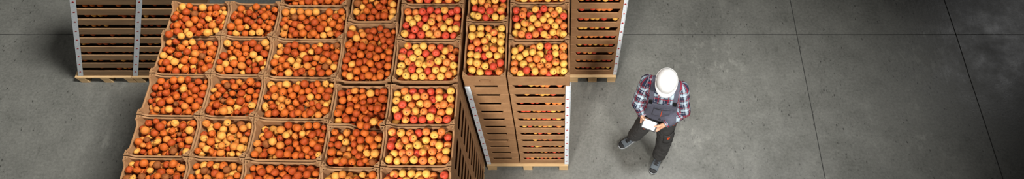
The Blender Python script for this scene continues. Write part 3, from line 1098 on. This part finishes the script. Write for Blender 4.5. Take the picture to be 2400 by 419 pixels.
# shirt
def loft(bm, secs, n=28):
    rings = []
    for c, rx, ry in secs:
        rings.append([bm.verts.new(c + Lf * rx * math.copysign(abs(math.cos(t)) ** .85, math.cos(t)) + Fw * ry * math.copysign(abs(math.sin(t)) ** .85, math.sin(t)))
                      for t in (2 * PI * k / n for k in range(n))])
    for A, B in zip(rings[:-1], rings[1:]):
        for k in range(n): bm.faces.new((A[k], A[(k + 1) % n], B[(k + 1) % n], B[k]))
    bm.faces.new(rings[0][::-1]); bm.faces.new(rings[-1])
    bmesh.ops.recalc_face_normals(bm, faces=bm.faces)
bm = bmesh.new()
loft(bm, [(V3(1.0, 2.775, .97), .165, .115), (wai, .170, .125), (V3(.99, 2.80, 1.19), .182, .135), (che, .192, .138), (V3(.988, 2.835, 1.40), .185, .115),
          (V3(.988, 2.838, 1.46), .135, .085), (V3(.985, 2.832, 1.50), .075, .068)])
for s in (-1, 1):
    capsule(bm, V3(.988, 2.838, 1.45), .07, shd[s], .068)
    chain(bm, [shd[s], elb[s]], [.070, .058])
    capsule(bm, elb[s], .058, elb[s].lerp(wri[s], .55), .052)
    frustum(bm, elb[s].lerp(wri[s], .4), .054, elb[s].lerp(wri[s], .90), .041)
me = fuse(bm, .008, 6, .5, wrinkle=.008, wsize=.085, name='shirt', seed=3.0)
segs = [(pel, nek + Zu * .05, 0.15)] + [(shd[s], elb[s], .065) for s in (-1, 1)] + [(elb[s], wri[s], .05) for s in (-1, 1)]
pu = me.attributes.new('pu', 'FLOAT', 'POINT'); pv = me.attributes.new('pv', 'FLOAT', 'POINT')
for i, v in enumerate(me.vertices):
    best = None
    for j, (a, b, r) in enumerate(segs):
        d = b - a; t = max(0, min(1, (v.co - a).dot(d) / d.length_squared))
        q = v.co - (a + d * t)
        dist = q.length / r
        if best is None or dist < best[0]: best = (dist, j, t, q, d, r)
    _, j, t, q, d, r = best
    if j == 0:
        pu.data[i].value = v.co.z; pv.data[i].value = (v.co - che).dot(Lf)
    else:
        dn = d.normalized(); ax = (Zu * .8 + Fw * .3 + Vector((0, -.5, 0))); ax = ax - dn * ax.dot(dn); ax.normalize(); ay = dn.cross(ax)
        pu.data[i].value = t * d.length + .02 * j
        pv.data[i].value = math.atan2(q.dot(ay), q.dot(ax)) * r
shirt = mesh_obj('shirt', me, M['plaid'], person)
tag(shirt, 'navy, red and white plaid shirt')
SB = BVHTree.FromPolygons([v.co[:] for v in me.vertices], [tuple(p.vertices) for p in me.polygons])
for s in (-1, 1):
    bm = bmesh.new()
    d = (wri[s] - elb[s]).normalized()
    a = elb[s].lerp(wri[s], .86)
    u = d.orthogonal().normalized(); w_ = d.cross(u)
    rings = []
    for off, r in ((0, .0445), (.004, .047), (.026, .0455), (.03, .0425), (.03, .038), (.0, .038)):
        rings.append([bm.verts.new(a + d * off + u * math.cos(t) * r + w_ * math.sin(t) * r) for t in np.arange(20) * PI / 10])
    for A, B in zip(rings, rings[1:] + rings[:1]):
        for k in range(20): bm.faces.new((A[k], A[(k + 1) % 20], B[(k + 1) % 20], B[k]))
    bmesh.ops.recalc_face_normals(bm, faces=bm.faces)
    me2 = bm_mesh(bm, 'cuff', [M['plaid']], True)
    a1 = me2.attributes.new('pu', 'FLOAT', 'POINT'); a2 = me2.attributes.new('pv', 'FLOAT', 'POINT')
    for i, v in enumerate(me2.vertices):
        q = v.co - a
        a1.data[i].value = q.dot(d) * 1.5 + .03; a2.data[i].value = math.atan2(q.dot(w_), q.dot(u)) * .045
    link(bpy.data.objects.new('cuff', me2), shirt)
# collar
bm = bmesh.new()
rings = []
for rr, dz in ((.066, .0), (.070, .026), (.078, .026), (.092, -.004), (.086, -.006), (.074, .016)):
    ring = []
    for k in range(28):
        t = 2 * PI * k / 28
        dr = Fw * math.cos(t) + Lf * math.sin(t)
        ring.append(bm.verts.new(V3(.985, 2.828, 1.492) + dr * rr * (1 + .12 * max(0, math.cos(t)) ** 3) + Zu * (dz - .02 * math.cos(t))))
    rings.append(ring)
for A, B in zip(rings, rings[1:] + rings[:1]):
    for k in range(28): bm.faces.new((A[k], A[(k + 1) % 28], B[(k + 1) % 28], B[k]))
bmesh.ops.recalc_face_normals(bm, faces=bm.faces)
me2 = bm_mesh(bm, 'collar', [M['plaid']], True)
a1 = me2.attributes.new('pu', 'FLOAT', 'POINT'); a2 = me2.attributes.new('pv', 'FLOAT', 'POINT')
for i, v in enumerate(me2.vertices):
    a1.data[i].value = v.co.y * 1.1; a2.data[i].value = v.co.x
link(bpy.data.objects.new('collar', me2), shirt)

# overalls: trousers with bib, straps, pockets
bm = bmesh.new()
loft(bm, [(V3(1.0, 2.765, .84), .16, .12), (pel, .178, .132), (V3(.998, 2.778, 1.04), .176, .132), (V3(.996, 2.786, 1.115), .178, .134)])
for s in (-1, 1):
    hc = pel + Lf * s * .085 - Zu * .03
    capsule(bm, hc, .105, hip[s] - Zu * .06, .103)
    capsule(bm, hip[s] - Zu * .06, .103, knee[s] + Zu * .03, .085)
    capsule(bm, knee[s] + Zu * .03, .085, knee[s].lerp(ank[s], .45), .078)
    frustum(bm, knee[s].lerp(ank[s], .3), .079, knee[s].lerp(ank[s], .97), .072)
me = fuse(bm, .009, 5, .5, wrinkle=.013, wsize=.11, name='overalls', seed=8.0)
over = mesh_obj('overalls', me, M['work'], person)
tag(over, 'charcoal grey bib overalls')
OB = BVHTree.FromPolygons([v.co[:] for v in me.vertices], [tuple(p.vertices) for p in me.polygons])
def front_hit(lat, z, back=False):
    c = V3(.992, 2.80, z) + Lf * lat
    d = Fw * (-1 if back else 1)
    hits = [h for h in (SB.ray_cast(c + d * .6, -d), OB.ray_cast(c + d * .6, -d)) if h[0] is not None]
    if not hits: return c + d * .12
    return min(hits, key=lambda h: h[3])[0]
def patch(name, lat0, lat1, z0, z1, mat, parent, off=.006, th=.004, nx=14, nz=12, top_in=0.0, back=False, loc_fn=None):
    bm = bmesh.new()
    d = Fw * (-1 if back else 1)
    g = []
    for j in range(nz + 1):
        row = []
        for i in range(nx + 1):
            fz = j / nz
            lat = (lat0 + (lat1 - lat0) * i / nx) * (1 - top_in * fz)
            row.append(front_hit(lat, z0 + (z1 - z0) * fz, back))
        g.append(row)
    for _ in range(3):      # relax the cloth a little
        h = [[p.copy() for p in r] for r in g]
        for j in range(nz + 1):
            for i in range(nx + 1):
                nb = [h[y][x] for y, x in ((j - 1, i), (j + 1, i), (j, i - 1), (j, i + 1)) if 0 <= y <= nz and 0 <= x <= nx]
                avg = sum((q.dot(d) for q in nb)) / len(nb)
                g[j][i] = h[j][i] + d * max(-.001, (avg - h[j][i].dot(d)) * .6)
    A = [[bm.verts.new(p + d * off) for p in r] for r in g]
    B = [[bm.verts.new(p + d * (off + th)) for p in r] for r in g]
    for j in range(nz):
        for i in range(nx):
            bm.faces.new((A[j][i], A[j + 1][i], A[j + 1][i + 1], A[j][i + 1]))
            bm.faces.new((B[j][i], B[j][i + 1], B[j + 1][i + 1], B[j + 1][i]))
    for i in range(nx):
        bm.faces.new((A[0][i], A[0][i + 1], B[0][i + 1], B[0][i])); bm.faces.new((A[nz][i + 1], A[nz][i], B[nz][i], B[nz][i + 1]))
    for j in range(nz):
        bm.faces.new((A[j + 1][0], A[j][0], B[j][0], B[j + 1][0])); bm.faces.new((A[j][nx], A[j + 1][nx], B[j + 1][nx], B[j][nx]))
    bmesh.ops.recalc_face_normals(bm, faces=bm.faces)
    return obj(name, bm, [mat], parent, True)
patch('bib', -.165, .165, 1.06, 1.35, M['bibm'], over, off=.006, th=.005, top_in=.18)
patch('bib_pocket', -.085, .085, 1.17, 1.30, M['bibm'], over, off=.0125, th=.003, top_in=.05)
patch('zip', -.078, .078, 1.283, 1.295, M['work_dark'], over, off=.0165, th=.003, nz=2)
tag(patch('orange_stitching', -.003, .003, 1.175, 1.28, M['orange'], over, off=.0165, th=.002, nx=2), 'thin orange seam')
patch('waist_button', -.009, .009, 1.105, 1.123, M['work_dark'], over, off=.013, th=.005, nx=3, nz=3)
patch('back_panel', -.10, .10, 1.06, 1.33, M['work'], over, off=.006, th=.005, top_in=.4, back=True)
for s in (-1, 1):
    # strap from the bib's corner over the shoulder and down the back
    path = []
    for k in range(25):
        ph = math.radians(-4 + 176 * k / 24)
        lat = s * (.115 - .055 * smooth(max(0, k - 12) / 12))
        cc = V3(.988, 2.825, 1.30) + Lf * lat
        d = Fw * math.cos(ph) + Zu * math.sin(ph)
        h = SB.ray_cast(cc + d * .6, -d)
        if h[0] is not None: path.append((h[0], d))
    for _ in range(3):
        path = [path[0]] + [((path[i - 1][0] + path[i][0] * 2 + path[i + 1][0]) / 4, path[i][1]) for i in range(1, len(path) - 1)] + [path[-1]]
    bm = bmesh.new()
    R = []
    for p, d in path:
        q = p + d * .010
        wv = Lf * .021
        R.append([bm.verts.new(q - wv), bm.verts.new(q + wv), bm.verts.new(q + wv + d * .005), bm.verts.new(q - wv + d * .005)])
    for A, B in zip(R[:-1], R[1:]):
        for k in range(4): bm.faces.new((A[k], A[(k + 1) % 4], B[(k + 1) % 4], B[k]))
    bm.faces.new(R[0]); bm.faces.new(R[-1][::-1])
    bmesh.ops.recalc_face_normals(bm, faces=bm.faces)
    obj('strap', bm, [M['bibm']], over)
    p, d = path[4]
    bm = bmesh.new(); add_box(bm, (-.024, -.018, 0), (.024, .018, .008), .002)
    o = obj('buckle', bm, [M['black']], over)
    o.matrix_world = Matrix.Translation(p + d * .016) @ d.to_track_quat('Z', 'X').to_matrix().to_4x4()
# orange-edged pockets on the legs, and a glove tucked at the hip
def leg_patch(name, c, d, w, h, mat, lab=None, off=.004):
    """rectangular patch laid on the trouser leg; c on the axis, d outward"""
    d = d.normalized(); u = Zu.cross(d).normalized()
    bm = bmesh.new()
    nx, nz = 5, 5
    A, B = [], []
    for j in range(nz + 1):
        ra, rb = [], []
        for i in range(nx + 1):
            q = c + u * (i / nx - .5) * w + Zu * (j / nz - .5) * h
            hh = OB.ray_cast(q + d * .4, -d)
            p = hh[0] if hh[0] is not None else q + d * .08
            ra.append(bm.verts.new(p + d * (off - .006))); rb.append(bm.verts.new(p + d * (off + .002)))
        A.append(ra); B.append(rb)
    for j in range(nz):
        for i in range(nx):
            bm.faces.new((A[j][i], A[j + 1][i], A[j + 1][i + 1], A[j][i + 1])); bm.faces.new((B[j][i], B[j][i + 1], B[j + 1][i + 1], B[j + 1][i]))
    for i in range(nx):
        bm.faces.new((A[0][i], A[0][i + 1], B[0][i + 1], B[0][i])); bm.faces.new((A[nz][i + 1], A[nz][i], B[nz][i], B[nz][i + 1]))
    for j in range(nz):
        bm.faces.new((A[j + 1][0], A[j][0], B[j][0], B[j + 1][0])); bm.faces.new((A[j][nx], A[j + 1][nx], B[j + 1][nx], B[j][nx]))
    bmesh.ops.recalc_face_normals(bm, faces=bm.faces)
    o = obj(name, bm, [mat], over, True)
    if lab: tag(o, lab)
    return o
leg_patch('thigh_pocket', hip[1].lerp(knee[1], .62), Fw + Lf * .5, .12, .15, M['work'], off=.008)
leg_patch('pocket_badge', hip[1].lerp(knee[1], .55), Fw * .9 + Lf * .3, .03, .03, M['orange'], 'small orange badge on the leg pocket', off=.012)
leg_patch('pocket_trim', hip[-1].lerp(knee[-1], .35), Fw * 1.0 - Lf * .25, .022, .10, M['orange'], 'orange trim beside the leg pocket', off=.008)
leg_patch('pocket_trim', pel + Lf * .06 - Zu * .0, Lf + Fw * .45, .11, .055, M['orange'], 'orange trim at the hip pocket', off=.008)

# hard hat
HO = hp(0, .0, .062)
def hat_pt(th, ph, rx=.100, ryf=.120, ryb=.118, rz=.100, add=0.0):
    y = math.sin(th) * math.sin(ph)
    return Vector((math.sin(th) * math.cos(ph) * (rx + add), y * ((ryb if y > 0 else ryf) + add), math.cos(th) * (rz + add)))
def hat_shell():
    bm = bmesh.new()
    nu, nv = 56, 18
    def P(i, j, inner):
        th = PI / 2 * i / nv; ph = 2 * PI * j / nu
        p = hat_pt(th, ph, add=-.004 if inner else 0)
        if not inner:
            x = p.x
            w = smooth((math.cos(th) - .25) / .35)
            for c, r, hgt in ((0, .013, .004), (-.036, .009, .0022), (.036, .009, .0022)):
                p.z += w * hgt * math.exp(-((x - c) / r) ** 4)
        return p
    for inner in (False, True):
        top = bm.verts.new(P(0, 0, inner))
        rings = [[bm.verts.new(P(i, j, inner)) for j in range(nu)] for i in range(1, nv + 1)]
        for j in range(nu):
            q = (j + 1) % nu
            bm.faces.new((top, rings[0][j], rings[0][q]))
            for i in range(nv - 1): bm.faces.new((rings[i][j], rings[i + 1][j], rings[i + 1][q], rings[i][q]))
        if inner: last_in = rings[-1]
        else: last = rings[-1]
    for j in range(nu): bm.faces.new((last[j], last[(j + 1) % nu], last_in[(j + 1) % nu], last_in[j]))
    bmesh.ops.recalc_face_normals(bm, faces=bm.faces)
    return bm
hm = HM.to_4x4(); hm.translation = HO
hat = obj('hard_hat', hat_shell(), [M['hat']], person, True)
hat.matrix_world = hm
tag(hat, 'white safety helmet with a short peak')
bm = bmesh.new()
nu = 56
rings = []
for rr, dz in ((-.002, .004), (.5, .001), (1.0, -.004), (1.0, -.0075), (.5, -.004), (-.002, -.001)):
    ring = []
    for j in range(nu):
        ph = 2 * PI * j / nu
        fr = max(0.0, -math.sin(ph))
        ext = .005 + .032 * fr ** 2.0
        p = hat_pt(PI / 2, ph, add=0)
        d = Vector((math.cos(ph), math.sin(ph), 0))
        q = p + d * ext * max(rr, 0) + Vector((0, 0, dz - .012 * fr ** 2 * max(rr, 0)))
        if rr < 0: q = p * .985 + Vector((0, 0, dz))
        ring.append(bm.verts.new(q))
    rings.append(ring)
for A, B in zip(rings, rings[1:] + rings[:1]):
    for j in range(nu): bm.faces.new((A[j], A[(j + 1) % nu], B[(j + 1) % nu], B[j]))
bmesh.ops.recalc_face_normals(bm, faces=bm.faces)
obj('brim', bm, [M['hat']], hat, True)
for s in (-1, 1):
    bm = bmesh.new(); add_box(bm, (s * .098 - .005, -.012, .014), (s * .098 + .005, .012, .026), .002)
    obj('accessory_slot', bm, [M['sole_pale']], hat)

# shoes
for s in (-1, 1):
    d = toe_dir[s]; side = Vector((-d.y, d.x, 0))
    heel = Vector((ank[s].x, ank[s].y, 0)) - d * .065
    def ring_pts(x, w, zt, zb, n=16):
        x = x * .9
        c = heel + d * x
        out = []
        for k in range(n):
            t = 2 * PI * k / n
            yy = math.copysign(abs(math.cos(t)) ** .7, math.cos(t)) * w
            zz = (zt + zb) / 2 + math.copysign(abs(math.sin(t)) ** .75, math.sin(t)) * (zt - zb) / 2
            out.append(c + side * yy + Zu * zz)
        return out
    def shell(secs):
        bm = bmesh.new()
        R = [[bm.verts.new(p) for p in ring_pts(*q)] for q in secs]
        for A, B in zip(R[:-1], R[1:]):
            for k in range(16): bm.faces.new((A[k], A[(k + 1) % 16], B[(k + 1) % 16], B[k]))
        bm.faces.new(R[0][::-1]); bm.faces.new(R[-1])
        bmesh.ops.recalc_face_normals(bm, faces=bm.faces)
        return bm
    sh = obj('shoe', shell([(0, .020, .085, .022), (.012, .034, .105, .022), (.05, .038, .112, .022), (.10, .038, .108, .022), (.14, .041, .085, .022), (.19, .046, .066, .022),
                            (.235, .044, .054, .022), (.265, .034, .044, .022), (.28, .016, .034, .022)]), [M['shoe']], person, True)
    obj('sole', shell([(-.008, .022, .030, 0.0), (.006, .040, .030, 0), (.06, .043, .030, 0), (.12, .042, .028, .0), (.19, .051, .028, 0), (.24, .049, .030, 0), (.275, .037, .032, .003), (.292, .018, .032, .008)]),
        [M['sole_pale']], sh, True)
    tag(obj('toe_cap', shell([(.238, .0452, .0565, .028), (.25, .0435, .0525, .028), (.268, .036, .046, .028), (.284, .018, .036, .028)]), [M['sole']], sh, True), 'black rubber toe cap')
    obj('heel_counter', shell([(-.004, .022, .088, .028), (.010, .037, .092, .028), (.04, .041, .085, .028)]), [M['sole']], sh, True)
    bm = bmesh.new()
    for i in range(4):
        x = .105 + i * .024
        zc = (.109, .098, .086, .077)[i]
        tube(bm, [heel + d * (x * .9 + .006 * math.sin(q * 3)) + side * q * .030 + Zu * (zc - 6 * (q * .030) ** 2) for q in np.linspace(-1, 1, 9)], .0035, 6)
    obj('lace', bm, [M['black']], sh, True)
    bm = bmesh.new()
    hull_of(bm, [heel + d * x * .9 + side * y + Zu * z for x, z in ((.085, .118), (.12, .106), (.19, .070), (.185, .064), (.12, .098), (.085, .108)) for y in (-.018, .018)])
    obj('tongue', bm, [M['sole']], sh)


# ------------------------------------------------------------------ light
def area(name, loc, target, sx, sy, power, color=(1, 1, 1), spread=180):
    L = bpy.data.lights.new(name, 'AREA')
    L.shape = 'RECTANGLE'; L.size = sx; L.size_y = sy; L.energy = power; L.color = color; L.spread = math.radians(spread)
    o = bpy.data.objects.new(name, L)
    o.location = loc
    o.rotation_euler = (Vector(target) - Vector(loc)).to_track_quat('-Z', 'Y').to_euler()
    return link(o)
area('bay_lamp', (3.2, 2.2, 10.4), (-8.4, 3.2, 0), 1.5, 1.5, 165, (1, .985, .95), 42)
area('bay_lamp', (-1.4, 2.2, 10.4), (-1.3, 2.4, 0), 2.4, 2.0, 16, (1, .95, .88), 70)
area('bay_lamp', (2.1, 2.9, 10.4), (2.1, 3.0, 0), 1.2, 1.2, 38, (1, .99, .965), 32)
area('added_fill_light', (-2.4, -3.6, 7.4), (-.8, 2.6, .9), 1.4, 1.0, 46, (1, .97, .93), 40)  # added fill behind the camera, brightens the corner stack's front faces
area('added_fill_light', (3.4, -2.2, 6.8), (.1, 3.2, 1.1), 1.2, 1.0, 26, (1, .97, .93), 34)  # added weak fill from the right, for the slit-sided face and right stack
area('added_fill_light', (-6.4, -3.6, 8.0), (-5.4, 3.4, .8), 1.2, 1.0, 8, (1, .97, .93), 34)  # extra fill put in to lift the leaning stack's front and floor
area('bay_lamp', (13.2, 10.2, 10.4), (6, 4.4, 0), 1.2, .8, 8, (1, 1, 1), 60)

W = bpy.data.worlds.new('World'); SC.world = W
W.use_nodes = True
W.node_tree.nodes['Background'].inputs['Color'].default_value = (.9, .95, 1.0, 1)
W.node_tree.nodes['Background'].inputs['Strength'].default_value = 0.16

# ------------------------------------------------------------------ camera
cam = bpy.data.cameras.new('Camera')
cam.sensor_width = 36.0
cam.lens = FPX / 2400 * 36.0
cam.shift_x = (1200 - PPX) / 2400
co = bpy.data.objects.new('Camera', cam)
co.location = (0, 0, 7.07)
co.rotation_euler = (PI / 2 - PITCH, 0, 0)
link(co)
SC.camera = co
SC.view_settings.view_transform = 'Standard'
SC.view_settings.look = 'None'
SC.view_settings.gamma = 1.0
SC.view_settings.use_curve_mapping = False
SC.view_settings.exposure = 0.0
